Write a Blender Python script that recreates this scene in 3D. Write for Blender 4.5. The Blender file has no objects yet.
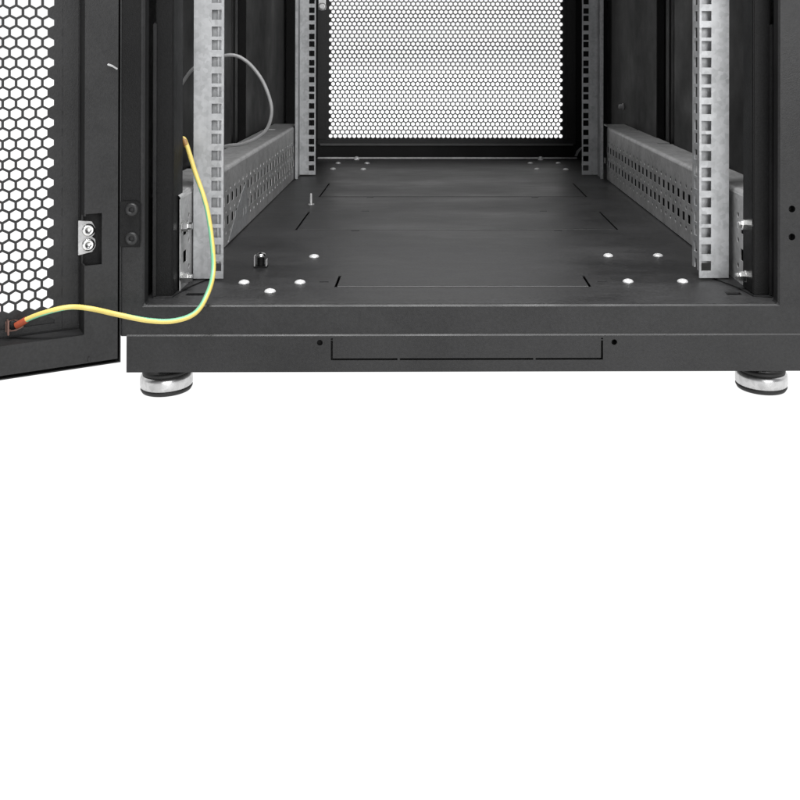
import bpy, bmesh, math, random
from mathutils import Vector, Matrix

random.seed(7)
S = bpy.context.scene
COL = S.collection
ZG = 106.0                                  # height of the bottom rail hole above the ground, mm

# ------------------------------------------------------------------ camera
def mm(x, y, z):
    return Vector((x / 1000.0, y / 1000.0, (z + ZG) / 1000.0))

cam_d = bpy.data.cameras.new("camera")
cam = bpy.data.objects.new("camera", cam_d)
COL.objects.link(cam)
cam_d.sensor_width = 36.0
cam_d.lens = 36.0 * 1010.2 / 800.0
cam_d.shift_x = -(446.5 - 400.0) / 800.0
cam_d.shift_y = (40.9 - 400.0) / 800.0
cam_d.clip_start = 0.02
cam_d.clip_end = 200.0
cam.matrix_world = (Matrix.Translation(mm(-28.6, -958.85, 211.9)) @ Matrix.Rotation(-0.014, 4, 'Z')
                    @ Matrix.Rotation(math.pi / 2 + 0.002, 4, 'X') @ Matrix.Rotation(0.0021, 4, 'Z'))
S.camera = cam

# ------------------------------------------------------------------ world, lamps, exposure
W = bpy.data.worlds.new("World")
S.world = W
W.use_nodes = True
bg = W.node_tree.nodes["Background"]
bg.inputs[1].default_value = 1.0
# white studio sweep behind and beside the rack, dimmer room behind the camera
wn, wl = W.node_tree.nodes, W.node_tree.links
wt = wn.new("ShaderNodeTexCoord"); wsx = wn.new("ShaderNodeSeparateXYZ"); wr = wn.new("ShaderNodeValToRGB")
wm = wn.new("ShaderNodeMapRange"); wm.inputs[1].default_value = -1.0; wm.inputs[2].default_value = 1.0
wr.color_ramp.elements[0].position = 0.30; wr.color_ramp.elements[0].color = (0.30, 0.30, 0.31, 1)
wr.color_ramp.elements[1].position = 0.56; wr.color_ramp.elements[1].color = (1, 1, 1, 1)
wl.new(wt.outputs["Generated"], wsx.inputs[0]); wl.new(wsx.outputs["Y"], wm.inputs[0])
wl.new(wm.outputs[0], wr.inputs["Fac"]); wl.new(wr.outputs["Color"], bg.inputs[0])

def softbox(name, loc, target, size, watts):
    d = bpy.data.lights.new(name, 'AREA')
    d.shape = 'RECTANGLE'
    d.size, d.size_y = size
    d.energy = watts
    o = bpy.data.objects.new(name, d)
    COL.objects.link(o)
    o.location = loc
    o.rotation_euler = (Vector(target) - Vector(loc)).to_track_quat('-Z', 'Y').to_euler()
    return o

softbox("key_softbox", (1.2, -5.0, 1.5), (0.0, 0.4, 0.2), (2.2, 1.6), 125)
softbox("top_softbox", (0.0, -0.55, 2.4), (0.0, -0.25, 0.1), (1.8, 0.6), 85)

S.view_settings.view_transform = 'Standard'
S.view_settings.look = 'None'
S.view_settings.exposure = 0.0
S.view_settings.gamma = 1.0

# ------------------------------------------------------------------ materials
def nt(m):
    m.use_nodes = True
    t = m.node_tree
    return t, t.nodes, t.links, t.nodes["Principled BSDF"]

def powder(name, lo, hi, rough=0.5, spec=0.35, bump=0.12, mottle=9.0, stretch=(1, 1, 1)):
    m = bpy.data.materials.new(name)
    t, n, l, b = nt(m)
    tc = n.new("ShaderNodeTexCoord")
    big = n.new("ShaderNodeTexNoise"); big.inputs["Scale"].default_value = mottle
    big.inputs["Detail"].default_value = 8; big.inputs["Roughness"].default_value = 0.65
    ramp = n.new("ShaderNodeValToRGB")
    ramp.color_ramp.elements[0].position = 0.35; ramp.color_ramp.elements[1].position = 0.7
    ramp.color_ramp.elements[0].color = (lo, lo, lo * 1.03, 1)
    ramp.color_ramp.elements[1].color = (hi, hi, hi * 1.02, 1)
    fine = n.new("ShaderNodeTexNoise"); fine.inputs["Scale"].default_value = 900
    fine.inputs["Detail"].default_value = 2
    sp = n.new("ShaderNodeTexNoise"); sp.inputs["Scale"].default_value = 420
    sp.inputs["Detail"].default_value = 3
    ad = n.new("ShaderNodeMath"); ad.operation = 'MULTIPLY_ADD'; ad.inputs[1].default_value = 0.5; ad.inputs[2].default_value = -0.25
    ad2 = n.new("ShaderNodeMath"); ad2.operation = 'ADD'
    l.new(tc.outputs["Object"], sp.inputs["Vector"]); l.new(sp.outputs["Fac"], ad.inputs[0])
    l.new(ad.outputs[0], ad2.inputs[0]); l.new(big.outputs["Fac"], ad2.inputs[1])
    bp = n.new("ShaderNodeBump"); bp.inputs["Strength"].default_value = bump
    bp.inputs["Distance"].default_value = 0.0006
    mr = n.new("ShaderNodeMapRange")
    mr.inputs[1].default_value = 0.3; mr.inputs[2].default_value = 0.7
    mr.inputs[3].default_value = rough - 0.1; mr.inputs[4].default_value = rough + 0.14
    mp = n.new("ShaderNodeMapping"); mp.inputs["Scale"].default_value = stretch
    l.new(tc.outputs["Object"], mp.inputs["Vector"]); l.new(mp.outputs[0], big.inputs["Vector"]); l.new(tc.outputs["Object"], fine.inputs["Vector"])
    l.new(ad2.outputs[0], ramp.inputs["Fac"]); l.new(ramp.outputs["Color"], b.inputs["Base Color"])
    l.new(big.outputs["Fac"], mr.inputs[0]); l.new(mr.outputs[0], b.inputs["Roughness"])
    l.new(fine.outputs["Fac"], bp.inputs["Height"]); l.new(bp.outputs["Normal"], b.inputs["Normal"])
    b.inputs["Specular IOR Level"].default_value = spec
    return m

def zinc(name, lo, hi, rough=0.45, metallic=0.75, scale=160, tint=(1, 1, 1)):
    m = bpy.data.materials.new(name)
    t, n, l, b = nt(m)
    tc = n.new("ShaderNodeTexCoord")
    vo = n.new("ShaderNodeTexVoronoi"); vo.inputs["Scale"].default_value = scale
    no = n.new("ShaderNodeTexNoise"); no.inputs["Scale"].default_value = 40
    no.inputs["Detail"].default_value = 8
    st = n.new("ShaderNodeMapping"); st.inputs["Scale"].default_value = (260, 260, 6)
    sn = n.new("ShaderNodeTexNoise"); sn.inputs["Scale"].default_value = 1.0
    a = n.new("ShaderNodeMath"); a.operation = 'MULTIPLY_ADD'; a.inputs[1].default_value = 0.35
    a2 = n.new("ShaderNodeMath"); a2.operation = 'MULTIPLY_ADD'; a2.inputs[1].default_value = 0.3
    ramp = n.new("ShaderNodeValToRGB")
    ramp.color_ramp.elements[0].position = 0.3; ramp.color_ramp.elements[1].position = 1.0
    ramp.color_ramp.elements[0].color = (lo * tint[0], lo * tint[1], lo * tint[2], 1)
    ramp.color_ramp.elements[1].color = (hi * tint[0], hi * tint[1], hi * tint[2], 1)
    l.new(tc.outputs["Object"], vo.inputs["Vector"]); l.new(tc.outputs["Object"], no.inputs["Vector"])
    l.new(tc.outputs["Object"], st.inputs["Vector"]); l.new(st.outputs[0], sn.inputs["Vector"])
    l.new(vo.outputs["Color"], a.inputs[0]); l.new(no.outputs["Fac"], a.inputs[2])
    l.new(sn.outputs["Fac"], a2.inputs[0]); l.new(a.outputs[0], a2.inputs[2])
    l.new(a2.outputs[0], ramp.inputs["Fac"]); l.new(ramp.outputs["Color"], b.inputs["Base Color"])
    b.inputs["Metallic"].default_value = metallic
    b.inputs["Roughness"].default_value = rough
    return m

def plain(name, c, rough=0.4, metallic=0.0, spec=0.5, vary=0.15):
    m = bpy.data.materials.new(name)
    t, n, l, b = nt(m)
    tc = n.new("ShaderNodeTexCoord")
    no = n.new("ShaderNodeTexNoise"); no.inputs["Scale"].default_value = 120
    mx = n.new("ShaderNodeMix"); mx.data_type = 'RGBA'
    mx.inputs[6].default_value = (*[v * (1 - vary) for v in c], 1)
    mx.inputs[7].default_value = (*[min(1, v * (1 + vary)) for v in c], 1)
    l.new(tc.outputs["Object"], no.inputs["Vector"]); l.new(no.outputs["Fac"], mx.inputs[0])
    l.new(mx.outputs[2], b.inputs["Base Color"])
    b.inputs["Roughness"].default_value = rough
    b.inputs["Metallic"].default_value = metallic
    b.inputs["Specular IOR Level"].default_value = spec
    return m

BLACK = powder("black_powder_coat", 0.012, 0.025, 0.42, 0.36, 0.2)
FLOORM = powder("black_powder_coat_scuffed", 0.012, 0.046, 0.44, 0.46, 0.07, 8.5, (0.6, 1.3, 1))
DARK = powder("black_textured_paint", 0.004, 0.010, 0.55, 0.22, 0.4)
SIDEM = powder("black_side_panel_paint", 0.006, 0.010, 0.5, 0.13, 0.05)
RUBBER = plain("black_rubber", (0.012, 0.012, 0.012), 0.6)
ZINC = zinc("galvanised_steel", 0.28, 0.55, 0.52, 0.5, 260, (0.97, 0.985, 1.0))
ZINCD = zinc("dull_galvanised_steel", 0.28, 0.58, 0.48, 0.45, 260)
CHROME = plain("bright_plated_steel", (0.8, 0.8, 0.79), 0.2, 1.0)
SATIN = zinc("satin_steel", 0.34, 0.66, 0.3, 1.0, 200)
COPPER = plain("tinned_copper", (0.2, 0.12, 0.1), 0.5, 0.8)
YELLOW = plain("yellow_insulation", (0.68, 0.54, 0.15), 0.38, 0.0, 0.5, 0.06)
GREEN = plain("green_insulation", (0.2, 0.5, 0.3), 0.38, 0.0, 0.5, 0.06)
GREYSTRIP = plain("grey_strip", (0.14, 0.14, 0.14), 0.45)
SCREWM = plain("zinc_plated_screw", (0.86, 0.86, 0.86), 0.38, 0.35)
GREYPVC = plain("grey_insulation", (0.32, 0.32, 0.32), 0.4)

# ------------------------------------------------------------------ object helpers
def empty(name, loc, label, cat, group=None):
    o = bpy.data.objects.new(name, None)
    COL.objects.link(o)
    o.location = loc
    o.empty_display_size = 0.05
    o["label"] = label; o["category"] = cat
    if group: o["group"] = group
    return o

def link(name, me, mats, parent=None, loc=None, rot=None):
    me.name = name
    o = bpy.data.objects.new(name, me)
    COL.objects.link(o)
    for m in (mats if isinstance(mats, (list, tuple)) else [mats]):
        if m.name not in me.materials: me.materials.append(m)
    if parent: o.parent = parent
    if loc is not None: o.location = loc
    if rot is not None: o.rotation_euler = rot
    return o

def copy(o, parent, loc, rot=None, kids=True):
    c = o.copy()
    COL.objects.link(c)
    c.parent = parent
    c.location = loc
    if rot is not None: c.rotation_euler = rot
    if kids:
        for k in o.children:
            d = k.copy(); COL.objects.link(d); d.parent = c
    return c

class Mesh:
    """collects faces given in rack millimetres; build() links them as one mesh object"""
    def __init__(self, raw=False):
        self.v = []; self.f = []; self.mi = []; self.raw = raw; self.smooth = []
    def P(self, p):
        return (p[0] / 1000, p[1] / 1000, p[2] / 1000) if self.raw else tuple(mm(*p))
    def face(self, pts, mi=0, smooth=False):
        i = len(self.v)
        self.v += [self.P(p) for p in pts]
        self.f.append(list(range(i, i + len(pts)))); self.mi.append(mi); self.smooth.append(smooth)
    def box(self, x0, x1, y0, y1, z0, z1, mi=0, fn=None):
        c = [(x, y, z) for z in (z0, z1) for y in (y0, y1) for x in (x0, x1)]
        if fn: c = [fn(*p) for p in c]
        for q in ((0, 2, 3, 1), (4, 5, 7, 6), (0, 1, 5, 4), (2, 6, 7, 3), (0, 4, 6, 2), (1, 3, 7, 5)):
            self.face([c[i] for i in q], mi)
    def prism(self, poly, a, b, fn, mi=0):
        """poly in (p, q), extruded from a to b; fn(p, q, r) -> point"""
        n = len(poly)
        self.face([fn(p, q, a) for p, q in poly], mi)
        self.face([fn(p, q, b) for p, q in reversed(poly)], mi)
        for i in range(n):
            (p, q), (r, s) = poly[i], poly[(i + 1) % n]
            self.face([fn(p, q, a), fn(p, q, b), fn(r, s, b), fn(r, s, a)], mi)
    def lathe(self, prof, seg=24, o=(0, 0, 0), mi=0, ax='z', smooth=True, cap=True):
        def pt(r, h, k):
            a = 2 * math.pi * k / seg
            c, s = r * math.cos(a), r * math.sin(a)
            q = {'z': (c, s, h), 'y': (c, h, s), 'x': (h, c, s)}[ax]
            return (o[0] + q[0], o[1] + q[1], o[2] + q[2])
        for (r0, h0), (r1, h1) in zip(prof, prof[1:]):
            for k in range(seg):
                self.face([pt(r0, h0, k), pt(r0, h0, k + 1), pt(r1, h1, k + 1), pt(r1, h1, k)], mi, smooth)
        if cap:
            for r, h in (prof[0], prof[-1]):
                if r > 0.01: self.face([pt(r, h, k) for k in range(seg)], mi)
    def plate(self, us, vs, holes, t, fn, rounds=(), mi=0):
        """sheet with real rectangular holes (u0,u1,v0,v1) and round holes (u,v,r)"""
        us = set(us); vs = set(vs); rr = {}
        for h in holes: us |= {h[0], h[1]}; vs |= {h[2], h[3]}
        for (u, v, r) in rounds:
            k = r * 1.5
            us |= {u - k, u + k}; vs |= {v - k, v + k}
        us = sorted(us); vs = sorted(vs)
        loops = []
        for i in range(len(us) - 1):
            for j in range(len(vs) - 1):
                u0, u1, v0, v1 = us[i], us[i + 1], vs[j], vs[j + 1]
                if u1 - u0 < 1e-6 or v1 - v0 < 1e-6: continue
                cu, cv = (u0 + u1) / 2, (v0 + v1) / 2
                if any(h[0] < cu < h[1] and h[2] < cv < h[3] for h in holes): continue
                if any(abs(cu - u) < r * 1.5 and abs(cv - v) < r * 1.5 for u, v, r in rounds): continue
                loops.append([(u0, v0), (u1, v0), (u1, v1), (u0, v1)])
        for (u, v, r) in rounds:
            k = r * 1.5; n = 16
            inn = [(u + r * math.cos(2 * math.pi * a / n), v + r * math.sin(2 * math.pi * a / n)) for a in range(n)]
            out = []
            for a in range(n):
                c, s = math.cos(2 * math.pi * a / n), math.sin(2 * math.pi * a / n)
                q = k / max(abs(c), abs(s)); out.append((u + c * q, v + s * q))
            for a in range(n):
                b = (a + 1) % n
                loops.append([inn[a], out[a], out[b], inn[b]])
        cnt = {}
        key = lambda p: (round(p[0], 3), round(p[1], 3))
        for L in loops:
            for a in range(4):
                e = (key(L[a]), key(L[(a + 1) % 4]))
                cnt[frozenset(e)] = cnt.get(frozenset(e), 0) + 1
        for L in loops:
            self.face([fn(p[0], p[1], 0) for p in L], mi)
            self.face([fn(p[0], p[1], -t) for p in reversed(L)], mi)
            for a in range(4):
                p, q = L[a], L[(a + 1) % 4]
                if cnt[frozenset((key(p), key(q)))] == 1:
                    self.face([fn(p[0], p[1], 0), fn(p[0], p[1], -t), fn(q[0], q[1], -t), fn(q[0], q[1], 0)], mi)
    def hexsheet(self, u0, v0, nu, nv, p, r, k, t, fn, shift=0):
        """rows of hexagonal holes; a border of solid hexagons closes the outline"""
        hv = [(0, 2 * r / 3), (-p / 2, r / 3), (-p / 2, -r / 3), (0, -2 * r / 3), (p / 2, -r / 3), (p / 2, r / 3)]
        for j in range(-1, nv + 1):
            off = p / 2 if (j + shift) % 2 else 0.0
            cnt = nu - 1 if (j + shift) % 2 else nu
            for i in range(-1, cnt + 1):
                cu, cv = u0 + i * p + off, v0 + j * r
                out = [(cu + a, cv + b) for a, b in hv]
                if 0 <= j < nv and 0 <= i < cnt:
                    inn = [(cu + a * k, cv + b * k) for a, b in hv]
                    for a in range(6):
                        b = (a + 1) % 6
                        self.face([fn(*out[a], 0), fn(*out[b], 0), fn(*inn[b], 0), fn(*inn[a], 0)])
                        self.face([fn(*out[b], -t), fn(*out[a], -t), fn(*inn[a], -t), fn(*inn[b], -t)])
                        self.face([fn(*inn[a], 0), fn(*inn[b], 0), fn(*inn[b], -t), fn(*inn[a], -t)])
                else:
                    self.face([fn(*q, 0) for q in out])
                    self.face([fn(*q, -t) for q in reversed(out)])
    def build(self, name, mats, parent=None, loc=None, rot=None, bevel=0, seg=2, weld=True, fixn=True):
        me = bpy.data.meshes.new(name)
        me.from_pydata(self.v, [], self.f)
        me.polygons.foreach_set("material_index", self.mi)
        me.polygons.foreach_set("use_smooth", self.smooth)
        me.update()
        if weld or bevel:
            bm = bmesh.new(); bm.from_mesh(me)
            bmesh.ops.remove_doubles(bm, verts=bm.verts, dist=1e-6)
            if fixn: bmesh.ops.recalc_face_normals(bm, faces=bm.faces)
            if bevel:
                es = [e for e in bm.edges if len(e.link_faces) == 2 and e.calc_face_angle(0) > 0.5]
                bmesh.ops.bevel(bm, geom=es, offset=bevel / 1000, segments=seg, affect='EDGES', clamp_overlap=True)
                for f in bm.faces: f.smooth = False
            bm.to_mesh(me); bm.free()
        return link(name, me, mats, parent, loc, rot)

def catmull(pts, n=14):
    P = [Vector(p) for p in pts]
    P = [P[0] * 2 - P[1]] + P + [P[-1] * 2 - P[-2]]
    out = []
    for i in range(1, len(P) - 2):
        a, b, c, d = P[i - 1:i + 3]
        for k in range(n):
            t = k / n
            out.append(0.5 * ((2 * b) + (c - a) * t + (2 * a - 5 * b + 4 * c - d) * t * t + (3 * b - a - 3 * c + d) * t ** 3))
    out.append(P[-2])
    return out

def tube(M, pts, r, seg=18, stripe=None):
    L = catmull(pts)
    up = Vector((0.3, 0.2, 1)).normalized(); rings = []; s = 0; S_ = []
    for i, p in enumerate(L):
        t = (L[min(i + 1, len(L) - 1)] - L[max(i - 1, 0)]).normalized()
        up = (up - t * up.dot(t)).normalized(); sd = t.cross(up)
        rings.append([p + (up * math.cos(a) + sd * math.sin(a)) * r for a in [2 * math.pi * k / seg for k in range(seg)]])
        if i: s += (L[i] - L[i - 1]).length
        S_.append(s)
    for i in range(len(L) - 1):
        for k in range(seg):
            mi = 0
            if stripe:
                mi = stripe(S_[i], k / seg)
            M.face([rings[i][k], rings[i + 1][k], rings[i + 1][(k + 1) % seg], rings[i][(k + 1) % seg]], mi, True)
    M.face(rings[0]); M.face(list(reversed(rings[-1])))

XYZ = lambda x, y, z: (x, y, z)

# ------------------------------------------------------------------ setting: white ground, glow added so no shadow shows under the rack
gm = bpy.data.materials.new("glowing_white_ground")
t_, n_, l_, b_ = nt(gm)
b_.inputs["Base Color"].default_value = (0.06, 0.06, 0.06, 1)
b_.inputs["Roughness"].default_value = 0.6
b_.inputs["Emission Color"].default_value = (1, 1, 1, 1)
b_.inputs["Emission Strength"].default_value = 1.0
g = bpy.data.meshes.new("ground")
g.from_pydata([(-12, -12, 0), (12, -12, 0), (12, 12, 0), (-12, 12, 0)], [], [(0, 1, 2, 3)])
go = link("ground", g, gm)
go["kind"] = "structure"

# ------------------------------------------------------------------ the rack
TOP = 1300.0
rack = empty("server_rack", (0, 0, 0), "black floor standing server rack seen from its open front, with galvanised mounting rails inside", "server rack")

# front frame: two posts and a bottom rail welded flat, round holes in the right post
XL, XR, OL, OR, YF = -297.0, 297.0, -275.8, 271.6, -87.0
M = Mesh()
M.prism([(XL, -41.0), (XR, -41.0), (XR, TOP), (OR, TOP), (OR, -14.0), (OL, -14.0), (OL, TOP), (XL, TOP)], YF, YF + 14, lambda p, q, r: (p, r, q))
front_frame = M.build("front_frame", BLACK, rack, bevel=1.5, seg=1)

def cut(o, cutters):
    """real round holes: boolean with short rods"""
    bm = bmesh.new()
    for (x, z, r) in cutters:
        mat = Matrix.Translation(mm(x, YF, z)) @ Matrix.Rotation(math.pi / 2, 4, 'X')
        bmesh.ops.create_cone(bm, cap_ends=True, segments=20, radius1=r / 1000, radius2=r / 1000, depth=0.02, matrix=mat)
    me = bpy.data.meshes.new("cutter"); bm.to_mesh(me); bm.free()
    c = bpy.data.objects.new("cutter", me); COL.objects.link(c)
    md = o.modifiers.new("holes", 'BOOLEAN'); md.operation = 'DIFFERENCE'; md.object = c; md.solver = 'EXACT'
    dg = bpy.context.evaluated_depsgraph_get(); dg.update()
    new = bpy.data.meshes.new_from_object(o.evaluated_get(dg))
    o.modifiers.clear(); o.data = new; new.name = o.name
    bpy.data.objects.remove(c)

cut(front_frame, [(283.5, 68.5, 3.0), (283.5, 44.3, 3.0)])

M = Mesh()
M.box(-296.0, -279.2, YF - 1.0, YF - 0.02, 36.0, TOP - 4)  # dark strip added in place of the shade on the upper left post
M.build("post_shade_strip", DARK, rack, bevel=0.3, seg=1)

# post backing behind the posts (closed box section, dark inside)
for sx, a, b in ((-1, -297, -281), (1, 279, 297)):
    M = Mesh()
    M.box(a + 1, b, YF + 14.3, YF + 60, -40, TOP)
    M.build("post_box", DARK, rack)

# plinth with knock-out panel
M = Mesh()
HL, HR, HT, HB = -114.5, 118.4, -41.0, -60.4
sl = 0.85
tabs = (-57, 60)
holes = [(HL - sl, HL + sl, HB - sl, HT - 3.2), (HR - sl, HR + sl, HB - sl, HT - 3.6)]
xs = [HL - sl, tabs[0] - 1.0, tabs[0] + 1.0, tabs[1] - 1.0, tabs[1] + 1.0, HR + sl]
for a, b in ((0, 1), (2, 3), (4, 5)): holes.append((xs[a], xs[b], HB - sl, HB + sl))
for x in (HL, HR): holes.append((x - sl, x + sl, HT - 2.6, HT - 1.4))
M.plate([-290.3, 291], [-71.3, -42.2], holes, 1.5, lambda u, v, w: (u, YF - 1.4 - w, v), rounds=[(-124.8, -46.1, 2.5), (129.0, -46.1, 2.5)])
M.prism([(YF - 1.4, -42.2), (YF - 1.4, -40.3), (YF - 0.1, -39.2), (YF - 0.02, -41.05), (YF + 30, -41.05), (YF + 30, -42.2)], -290.3, 291, lambda p, q, r: (r, p, q))
M.box(-290.3, -287, YF + 2.8, 950, -71.3, -41.2)
M.box(287.7, 291, YF + 2.8, 950, -71.3, -41.2)
M.box(-286.8, 287.5, YF + 2.8, YF + 30, -71.3, -70.0)
plinth = M.build("plinth", BLACK, rack)
M = Mesh()
M.box(-286, 286, YF + 12, YF + 16, -69.5, -42)
M.build("plinth_backing", RUBBER, rack)

# floor tray with inset cover panels
panels = [(-117.3, 117.9, -23.5, 20.5), (-192.2, 195.5, 261.3, 391.2), (-193.0, 198.0, 522.5, 664.0)]
holes = []
for (a, b, c, d) in panels: holes.append((a - 1.4, b + 1.4, c - 0.5, d + 0.5))
holes += [(-248.4, -233.0, -54.5, -45.5), (236.8, 250.4, -54.5, -45.5)]
for x, y in ((-120.9, 255), (123, 255), (-118, 397), (121, 397), (-119, 516), (122, 516)): holes.append((x - 5, x + 5, y - 1.8, y + 1.8))
for x in (-130.5, 132.4): holes.append((x - 4.5, x + 4.5, -5.2, -2.6))
M = Mesh()
M.plate([-296, 296], [YF + 14, 990], holes, 1.5, lambda u, v, w: (u, v, -13.8 + w))
M.box(OL + 0.5, OR - 0.5, YF + 2.4, YF + 13.95, -15.2, -13.8)
floor_panel = M.build("floor_panel", FLOORM, rack)
M = Mesh()
M.box(-296, 296, YF + 16, 988, -40, -37)  # unseen pan added to keep the ground's glow out of the floor gaps
M.build("light_block_pan", RUBBER, rack)
for (a, b, c, d) in panels:
    M = Mesh()
    M.box(a + 1.0, b - 1.0, c - 0.1, d + 0.1, -17.0, -13.35)
    M.build("cover_panel", FLOORM, floor_panel, bevel=0.3, seg=1)

# front corner posts with an edge strip and a foot flange
for sx in (-1, 1):
    M = Mesh()
    M.box(258.3 * sx, 273.6 * sx, -60, -58, -12.6, TOP)
    M.box(258.3 * sx, 260.3 * sx, -57.9, -24 if sx < 0 else -30, -12.6, TOP)
    M.box(271.6 * sx, 273.6 * sx, -57.9, 10, -12.6, TOP)
    p = M.build("corner_post", DARK, rack, bevel=0.9, seg=2)
    M = Mesh()
    M.box(272.0 * sx, 275.0 * sx, -64.5, -61.0, -12.6, 229)
    M.build("edge_strip", BLACK, p, bevel=0.8)
    M = Mesh()
    M.prism([(240 * sx, 10), (253 * sx, -30), (258 * sx, -62), (274 * sx, -66), (274 * sx, 20)], -13.7, -12.7, XYZ)
    M.build("foot_flange", BLACK, p, bevel=0.3)

# mounting rails: square holes in the standard 15.9 / 15.9 / 12.7 mm rhythm
HZ = [(k // 3) * 44.45 + (0, 15.875, 31.75)[k % 3] for k in range(86)]
def rail(sx, y, rear):
    M = Mesh()
    fn = (lambda u, v, w: (u * sx, y - w, v))
    hs = [(227.9, 237.3, z - 4.75, z + 4.75) for z in HZ]
    M.plate([225.9, 254.2], [-11.4, TOP - 8], hs, 1.8, fn)
    zt = TOP - 8
    if not rear:
        if sx > 0:       # slotted return flange
            fl = [(3 + 5, 3 + 16, z - 5, z + 5) for z in HZ]
            M.plate([1.9, 26], [4, zt], fl, 1.6, lambda u, v, w: (225.9 - w, y + u, v))
        else:
            M.box(-232.6, -231.0, y + 4.5, y + 26, 2, zt)
        M.box(min(227.9 * sx, 252 * sx), max(227.9 * sx, 252 * sx), y + 11.0, y + 12.4, 0.5, zt)
        M.box(min(252.4 * sx, 254.2 * sx), max(252.4 * sx, 254.2 * sx), y + 1.9, y + 40, -11.4, zt)
    else:                # outer flange turned towards the front, with a joggled edge
        M.box(min(252.4 * sx, 254.2 * sx), max(252.4 * sx, 254.2 * sx), y - 46, y - 0.1, -12.4, zt)
        M.box(min(249.6 * sx, 252.3 * sx), max(249.6 * sx, 252.3 * sx), y - 47, y - 45.2, -12.4, zt)
        M.box(min(238 * sx, 252 * sx), max(238 * sx, 252 * sx), y + 5, y + 6, -11.4, zt)
    return M.build("mounting_rail", ZINC, rack)
for sx in (-1, 1):
    rail(sx, 0.0, False)
    rail(sx, 753.5, True)

# perforated depth channels along both sides
def channel(sx):
    M = Mesh()
    X = 256.0 if sx < 0 else 260.0
    hs = []; rd = []
    k = 0
    y = 60.0
    while y < 700:
        for z in (49, 25.5, 2.5):
            rd.append((y, z, 2.6))
        for z in (37, 14):
            hs.append((y + 6.5, y + 18.5, z - 5.2, z + 5.2))
        y += 25.0
    for z in (40.0, 15.0): hs.append((-31, -18, z - 5.5, z + 5.5))
    for z in (50.5, 27.0, 3.0): rd.append((-10, z, 2.6))
    M.plate([-42, 706], [-12.5, 69.9], hs, 0.8, lambda u, v, w: ((X - w) * sx, u, v), rounds=rd)
    # bent top flange with notches
    nt_ = [(a, a + 16, 22, 40.5) for a in (150, 420, 640)]
    M.plate([-42, 760], [4, 40], nt_, 1.6, lambda u, v, w: ((X + v) * sx, u, 73.9 + w))
    # rolled bend between face and top
    n = 6
    for i in range(n):
        a0, a1 = math.pi / 2 * i / n, math.pi / 2 * (i + 1) / n
        q = [((X + 4 - 4 * math.cos(a)) * sx, 69.9 + 4 * math.sin(a)) for a in (a0, a1)]
        M.face([(q[0][0], -42, q[0][1]), (q[0][0], 706, q[0][1]), (q[1][0], 706, q[1][1]), (q[1][0], -42, q[1][1])], 0, True)
    c = M.build("side_channel", ZINCD, rack)
    B = Mesh()       # sheet behind the slots, coloured black to stand for their shade
    B.box(min((X + 14) * sx, (X + 15) * sx), max((X + 14) * sx, (X + 15) * sx), -38, 704, -12.5, 66)
    B.build("slot_shade_back", SIDEM, c)
    return c
chan = {sx: channel(sx) for sx in (-1, 1)}
# smooth splice plate on the left channel
M = Mesh()
M.plate([212, 292], [-11, 17], [(254, 261, 3, 13), (272, 279, 3, 13)], 0.4, lambda u, v, w: (-255.5 + w, u, v))
M.prism([(171, -11), (211.9, -11), (211.9, 11.5)], 0, 0.4, lambda p, q, r: (-255.9 + r, p, q))
M.prism([(220, 17.1), (291, 17.1), (274, 41), (262, 36)], 0, 0.4, lambda p, q, r: (-255.9 + r, p, q))
M.build("splice_plate", ZINC, chan[-1])

# side panels with set-back joints
for sx in (-1, 1):
    M = Mesh()
    for (a, b) in ((-20, 405), (512, 885)):
        M.box(min(299 * sx, 301 * sx), max(299 * sx, 301 * sx), a, b, -13.5, TOP)
        M.box(min(299 * sx, 310 * sx), max(299 * sx, 310 * sx), a - 2.2, a - 0.2, -13.5, TOP)
        M.box(min(299 * sx, 310 * sx), max(299 * sx, 310 * sx), b + 0.2, b + 2.2, -13.5, TOP)
    M.build("side_panel", SIDEM, rack, bevel=0.8)
    M = Mesh()
    M.box(min(311 * sx, 313 * sx), max(311 * sx, 313 * sx), -72, 1028, -40, TOP)
    M.box(min(297.3 * sx, 313 * sx), max(297.3 * sx, 313 * sx), -75, -72.1, -40, TOP)
    M.box(min(303 * sx, 306 * sx), max(303 * sx, 306 * sx), 452, 470, -13, TOP)
    M.build("outer_panel", DARK, rack)

# roof
M = Mesh()
M.box(-313, 313, YF, 1030, TOP + 0.5, TOP + 24)
M.build("roof_panel", BLACK, rack, bevel=2)

# rear frame
M = Mesh()
M.box(-296, 296, 990.2, 1000, -40, -12.0)
rear_frame = M.build("rear_frame", BLACK, rack, bevel=1.2, seg=3)
M = Mesh()
M.box(-249, 252, 988.5, 992, -11.8, -8.6)  # paler strip along the lip of the rear frame
M.build("rear_lip", ZINCD, rear_frame, bevel=0.9, seg=2)
M = Mesh()
M.box(-310, -262, 992, 1004, -9.4, TOP); M.box(262, 310, 992, 1004, -9.4, TOP)
M.box(-310, 310, 1021, 1024, -40, 21)
M.box(-310, -240, 1021, 1024, 21.2, TOP); M.box(240, 310, 1021, 1024, 21.2, TOP)
M.box(-310, 310, 1001, 1020.5, -40, -36)
M.build("rear_post", DARK, rack)

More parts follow.
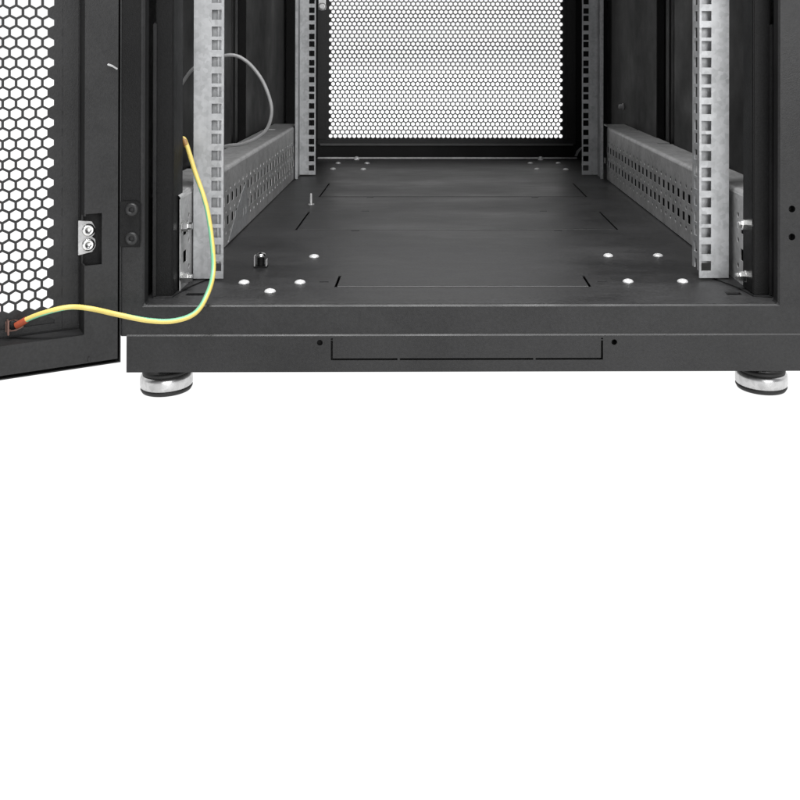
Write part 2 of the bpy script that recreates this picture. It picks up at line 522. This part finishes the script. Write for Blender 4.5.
# rear door: pan frame and hexagonal mesh
YD = 1014.0
M = Mesh()
M.prism([(-252, 13.0), (252, 13.0), (252, 23.5), (-252, 23.5)], YD - 2, YD + 2, lambda p, q, r: (p, r, q))
M.box(-252, -233.5, YD - 1.6, YD + 2, 23.7, TOP - 6); M.box(233.5, 252, YD - 1.6, YD + 2, 23.7, TOP - 6)
rear_door = M.build("rear_door", BLACK, rack, bevel=0.9, seg=2)
M = Mesh()
M.box(-248, 248, YD - 6, YD - 2.2, 11.8, 15.6)  # grey strip along the rear door's bottom edge
M.build("door_bottom_strip", GREYSTRIP, rear_door, bevel=1.7, seg=3)
M = Mesh()
p, r = 9.17, 7.82
M.hexsheet(-226.6, 29.8, 50, int((TOP - 45) / r), p, r, 0.775, 1.0, lambda u, v, w: (u, YD + 1 - w, v))
M.box(-251, -231, YD + 2.3, YD + 3, 20, TOP - 8); M.box(228.5, 251, YD + 2.3, YD + 3, 20, TOP - 8)
M.box(-251, 251, YD + 3.2, YD + 4, 20, 25.2); M.box(-251, 251, YD + 3.2, YD + 4, TOP - 20, TOP - 8)
M.build("mesh_sheet", BLACK, rear_door, weld=False)
M = Mesh()
M.lathe([(5, -3), (7.5, -2), (8.0, 2), (8.0, 9), (6.5, 12), (3, 13), (0.1, 13.2)], 24, o=(-243, YD - 5, 282), ax='y')
M.lathe([(4, -10), (4, 0)], 16, o=(-243, YD - 5, 282), ax='y')
M.box(-250, -236, YD - 3.5, YD - 2.4, 276, 298)
M.build("hinge_knob", SCREWM, rear_door)
M = Mesh()
M.prism([(246, -6), (250, 4), (258, 12), (261, 10), (254, 2), (251, -6)], 984, 986, lambda a, b, c: (a, c, b))
M.build("strike_bracket", ZINCD, rear_frame)

# ------------------------------------------------------------------ front door, swung open about 150 degrees
th = math.radians(29)
UX = Vector((-math.cos(th), -math.sin(th), 0)); NX = Vector((math.sin(th), -math.cos(th), 0)); P0 = Vector((-299, -92, 0))
def D(u, v, w):
    p = P0 + UX * u + NX * w
    return (p.x, p.y, v)
DW, DT, DB = 560.0, TOP - 6, -62.3
M = Mesh()       # outer pan: skin and the thin rim standing up around the inner frame
M.box(-5.0, -4.0, DB, DT, -26, -1.0, fn=lambda u, z, w: D(u, z, w))
M.box(-4.0, DW, DB, DB + 1.0, -26, -1.0, fn=lambda u, z, w: D(u, z, w))
M.box(DW, DW + 1, DB, DT, -26, -1.0, fn=lambda u, z, w: D(u, z, w))
M.box(-4.0, DW, DB + 1.0, DB + 30.5, -26, -24.8, fn=lambda u, z, w: D(u, z, w))
M.box(-4.0, 39.6, DB + 30.7, DT, -26, -24.8, fn=lambda u, z, w: D(u, z, w))
M.box(DW - 45, DW, DB + 30.7, DT, -26, -24.8, fn=lambda u, z, w: D(u, z, w))
M.box(39.8, DW - 45.2, DT - 40, DT, -26, -24.8, fn=lambda u, z, w: D(u, z, w))
front_door = M.build("front_door", BLACK, rack)
front_door["label"] = "mesh front door swung wide open"
M = Mesh()       # inner frame: face with latch cut-out, bottom face, side walls
Fi = lambda u, z, w: D(u, z, w)
F0, F1 = -2.2, 25.2
M.prism([(F0, -58.6), (DW - 28.2, -58.6), (DW - 28.2, -34.5), (F1, -34.5), (F1, 23.4), (11.0, 23.4), (11.0, 67.0), (F1, 67.0), (F1, DT - 2), (F0, DT - 2)], -1.5, 0, D)
# wall facing the mesh, with the latch cut-out, and the sloping ledge at the bottom
M.plate([-1.6, -22.5], [-34.5, DT - 2], [(-14, -1.5, 23.4, 65.0)], 1.4, lambda u, v, w: D(F1 + w, v, u))
M.plate([F1 - 1, DW - 2], [-22.5, -1.6], [], 1.4, lambda u, v, w: D(u, -34.5 + w, v))
M.box(F0, F0 + 1.4, -58.6, DT - 2, -24.5, -1.7, fn=lambda u, z, w: D(u, z, w))
M.box(F0 + 1.5, DW - 2, -58.6, -57.2, -24.5, -1.7, fn=lambda u, z, w: D(u, z, w))
M.box(DW - 28, DW - 2, -58.6, DT - 2, -1.5, 0, fn=lambda u, z, w: D(u, z, w))
M.build("door_frame", BLACK, front_door, bevel=0.6, seg=2)
M = Mesh()
p, r = 10.3, 8.5
M.hexsheet(50.4, -9.6, 44, int((TOP - 15) / r), p, r, 0.80, 1.2, lambda u, v, w: D(u, v, w - 22.0))
M.plate([26.5, 45.4], [-33.0, DT - 14], [], 1.0, lambda u, v, w: D(u, v, w - 22.5))
M.plate([30, 506], [-33.6, -15.6], [], 1.0, lambda u, v, w: D(u, v, w - 23.8))
M.plate([501, 520], [-13.0, DT - 14], [], 1.0, lambda u, v, w: D(u, v, w - 22.5))
M.plate([47.4, 500.8], [DT - 26, DT - 14], [], 1.0, lambda u, v, w: D(u, v, w - 22.5))
M.plate([26.6, 39.2], [-32.6, DT - 15], [], 0.7, lambda u, v, w: D(u, v, w - 21.6))
M.plate([39.4, 506], [-32.6, -27.2], [], 0.7, lambda u, v, w: D(u, v, w - 21.6))
M.build("mesh_sheet", BLACK, front_door, weld=False)
# latch keeper in the cut-out
M = Mesh()
M.prism([(28, 60.0), (17, 58.5), (14.2, 53), (15.0, 47), (17.0, 45.5), (14.2, 43), (13.8, 37), (16.5, 32.5), (28, 30.5)], -13.5, -12, lambda a, b, c: D(a, b, c))
latch = M.build("latch_keeper", ZINCD, front_door, bevel=0.3)
for z in (51.5, 39.0):
    M = Mesh()
    prof = [(5.4, 0), (5.4, 1.2), (4.6, 2.2), (2.6, 2.4), (2.0, 1.0), (0.1, 1.0)]
    seg = 20
    def pt(rr, h, k):
        a = 2 * math.pi * k / seg
        return D(20 + rr * math.cos(a), z + rr * math.sin(a), -12 + h)
    for (r0, h0), (r1, h1) in zip(prof, prof[1:]):
        for k in range(seg): M.face([pt(r0, h0, k), pt(r0, h0, k + 1), pt(r1, h1, k + 1), pt(r1, h1, k)], 0, True)
    M.build("screw", CHROME, latch)
# earth lug on the door
M = Mesh()
M.prism([(84, -20), (84, -29), (76, -29), (70, -26.5), (70, -22.5), (76, -19.5)], -21.4, -19.8, D)
M.prism([(82, -18), (83.4, -18), (83.4, -30), (82, -30)], -19.7, -12, D)
lug = M.build("earth_lug", COPPER, front_door, bevel=0.3)
M = Mesh()
seg = 14
for (r0, h0), (r1, h1) in zip([(3.8, 0), (3.8, 2), (3.0, 2.6), (0.1, 2.8)], [(3.8, 2), (3.0, 2.6), (0.1, 2.8)]):
    q = lambda rr, h, k: D(78.5 + rr * math.cos(2 * math.pi * k / seg), -23.5 + rr * math.sin(2 * math.pi * k / seg), -19.7 + h)
    for k in range(seg): M.face([q(r0, h0, k), q(r0, h0, k + 1), q(r1, h1, k + 1), q(r1, h1, k)], 0, True)
M.build("screw", DARK, lug)
M = Mesh()
M.prism([(7.2, 192.2), (6.6, 194.0), (3.0, 192.6), (-1.6, 189.6), (-1.0, 188.2), (3.2, 190.9)], 0.1, 1.4, D)
M.build("hinge_clip", SATIN, front_door, bevel=0.3)
M = Mesh()
M.box(20.5, 22.2, -58, -53.5, 0.1, 0.8, fn=lambda u, z, w: D(u, z, w))
M.build("weld_tab", BLACK, front_door, bevel=0.2)

# hinge plate on the left post
M = Mesh()
poly = [(-295.5, 76)] + [(-283.5 + 5 * math.cos(a), 71 + 5 * math.sin(a)) for a in [math.pi / 2 * (1 - k / 6) for k in range(7)]] \
     + [(-283.5 + 5 * math.cos(a), 41.5 + 5 * math.sin(a)) for a in [-math.pi / 2 * k / 6 for k in range(7)]] + [(-295.5, 36.5)]
M.prism(poly, YF - 2.9, YF - 1.02, lambda a, b, c: (a, c, b))
hinge = M.build("hinge_plate", DARK, rack, bevel=0.6)
M = Mesh(raw=True)
M.lathe([(2.0, -0.6), (2.2, -2.4), (4.4, -2.6), (5.6, -1.6), (5.8, 0)], 22, ax='y', cap=False)
M.lathe([(0.05, -0.7), (2.0, -0.6)], 6, ax='y', cap=False, smooth=False)
hs = M.build("hinge_screw", BLACK, hinge, loc=mm(-285.6, YF - 2.9, 68.6))
copy(hs, hinge, mm(-285.6, YF - 2.9, 43.8))

# ------------------------------------------------------------------ levelling feet
M = Mesh(raw=True)
M.lathe([(18.5, 0), (21.8, 0.7), (23.2, 3.2), (23.0, 4.8), (21.5, 5.2)], 40)
foot = M.build("levelling_foot", RUBBER, rack, loc=mm(-271, -30, -ZG), rot=(0, math.radians(-1.2), 0))
M = Mesh(raw=True)
M.lathe([(21.6, 4.0), (22.9, 5.0), (23.4, 7), (23.4, 12.8), (22.8, 15.2), (21.4, 16.4), (20.0, 16.0)], 40, cap=False)
M.build("metal_ring", SATIN, foot)
M = Mesh(raw=True)
M.lathe([(21.0, 15.8), (21.3, 18), (20.8, 19.6), (19.5, 19.9), (17.5, 18.4), (9.0, 18.2)], 40)
M.build("rubber_collar", RUBBER, foot)
M = Mesh(raw=True)
M.lathe([(9.5, 18.5), (9.5, 24), (5.2, 24.2), (5.2, 44)], 6, smooth=False)
M.build("threaded_stud", SATIN, foot)
copy(foot, rack, mm(275.5, -30, -ZG), (0, math.radians(1.2), 0))
copy(foot, rack, mm(-271, 920, -ZG)); copy(foot, rack, mm(275.5, 920, -ZG))

# ------------------------------------------------------------------ screws on the floor tray
M = Mesh(raw=True)
M.lathe([(5.2, 0), (5.2, 0.4), (4.9, 1.2), (4.0, 2.0), (2.6, 2.6), (1.5, 2.8), (1.2, 2.3), (0.05, 2.3)], 24, cap=False)
spots = [(-205, -7), (-152.5, -7), (-152.8, 108), (-175.2, -41), (158.4, 111), (211.4, 111), (157, -5), (208.8, -5),
         (-205.8, 848), (-151.3, 843), (-204.5, 933), (-150.4, 933), (156, 934), (208.7, 934.5), (158.9, 844), (209.9, 840)]
scr = None
for x, y in spots:
    if scr is None: scr = M.build("screw", SCREWM, floor_panel, loc=mm(x, y, -14))
    else: copy(scr, floor_panel, mm(x, y, -14), (0, 0, random.random() * 6))
for x in (-173.9, 180.8): copy(scr, floor_panel, mm(x, 989.7, -12), (math.pi / 2, 0, 0))
# upright pin between the panels
M = Mesh(raw=True)
M.lathe([(4.5, 0), (4.5, 1.6), (1.7, 1.8), (1.7, 15), (1.2, 16.2), (0.05, 16.4)], 14)
M.build("threaded_pin", ZINCD, floor_panel, loc=mm(-196.9, 449.6, -14))
# bolts on side panel and channels
M = Mesh(raw=True)
M.lathe([(6.0, 0), (6.0, 2), (4.2, 2.2), (4.2, 7), (3.2, 8.4), (0.05, 8.8)], 18, ax='x')
M.build("panel_bolt", ZINCD, rack, loc=mm(299, 765, 103.5), rot=(0, 0, math.pi))
M = Mesh(raw=True)
M.lathe([(6.0, 0), (6.0, 1.4), (5.0, 1.6), (5.0, 6.5), (3.4, 6.6), (3.4, 10), (0.05, 10.4)], 6, ax='x', smooth=False)
nb = M.build("channel_nut", CHROME, chan[-1], loc=mm(-256.5, -37, 45), rot=(0.4, 0, 0))
copy(nb, chan[-1], mm(-256.5, -37, -2), (0.9, 0, 0))
nb2 = copy(nb, chan[1], mm(259.5, -38, -1), (0.2, 0, math.pi))
copy(nb, chan[1], mm(261.5, -38, 46), (0.2, 0, math.pi))

# ------------------------------------------------------------------ loose things
gs = empty("earth_stud", mm(-200.5, 60, -14), "chrome headed earthing stud standing upright on the rack floor by the left rail", "stud")
M = Mesh(raw=True)
M.prism([(-6.5, -5), (6.5, -5), (6.5, 5), (-6.5, 5)], 0, 1.6, XYZ)
M.build("base_washer", DARK, gs, bevel=0.3)
M = Mesh(raw=True)
for k in range(5): M.lathe([(3.1, 1.6 + k * 1.8), (3.9, 2.5 + k * 1.8), (3.1, 3.4 + k * 1.8)], 16, cap=False)
M.build("threaded_shank", DARK, gs)
M = Mesh(raw=True)
M.box(-6.3, -5.4, -4, 4, 1.7, 12.0); M.box(5.4, 6.3, -4, 4, 1.7, 8.0)
M.build("side_clip", ZINCD, gs)
M = Mesh(raw=True)
M.lathe([(3.0, 10.6), (5.2, 10.8), (5.2, 12), (4.2, 13.6), (2.2, 14.6), (0.05, 14.9)], 20)
M.build("dome_head", CHROME, gs)

WIRE = [(-286, -6, 119), (-272, -8.5, 117), (-263, -11, 122), (-258, -14, 118), (-247.2, -25, 93.7), (-233.5, -39, 64.1), (-225.3, -52, 33.4), (-221.2, -66, 9.0), (-222.0, -88, -5.8), (-229.5, -99, -17.7)]
def wpt(u, v, w): return D(u, v, w)
WIRE2 = [(-245.2, -105, -22.4), (-265.0, -108.5, -21.3), (-289.4, -112, -15.5)] + [wpt(21.0, -11.5, 6), wpt(37.3, -8.3, 5), wpt(53.5, -10.8, 1), wpt(66.5, -16.5, -8), wpt(76.0, -23.5, -16)]
M = Mesh()
def stripe(s, a):
    ph = (a + 0.50 + 0.22 * math.sin(s / 95.0) + s / 900.0 - min(0.36, max(0.0, (s - 230) / 260.0))) % 1.0
    return 1 if ph < 0.40 else 0
tube(M, WIRE + WIRE2, 2.15, 24, stripe)
w = M.build("earth_cable", [YELLOW, GREEN], None)
FERR = plain("red_heat_shrink", (0.36, 0.07, 0.03), 0.5)
M = Mesh()
tube(M, [wpt(69.0, -18.2, -10.2), wpt(72.5, -20.8, -13.0), wpt(76.2, -23.6, -16.1)], 2.75, 18)
M.build("heat_shrink", FERR, w)
M = Mesh()
tube(M, [(-268, -9.5, 119.5), (-263, -11, 121.6), (-259.8, -13, 120.2), (-257.2, -15.2, 115.6)], 2.45, 18)
M.build("heat_shrink", plain("brown_heat_shrink", (0.30, 0.16, 0.05), 0.5), w)
w["label"] = "yellow and green earth cable looping from the left rail to the open mesh door"; w["category"] = "cable"

M = Mesh()
tube(M, [(-301, 124, 159), (-295.5, 120, 167), (-283, 118, 183.5), (-266, 118, 193.5), (-242, 120, 198.5), (-226, 122, 191), (-212, 124, 174), (-203.5, 126, 154), (-201, 128, 137), (-206, 132, 120), (-218, 136, 109), (-236, 142, 101.5), (-252, 148, 99), (-275, 160, 92), (-296, 170, 80)], 1.9, 16)
w = M.build("grey_cable", GREYPVC, None)
w["label"] = "thin grey cable making a loop behind the left front rail"; w["category"] = "cable"
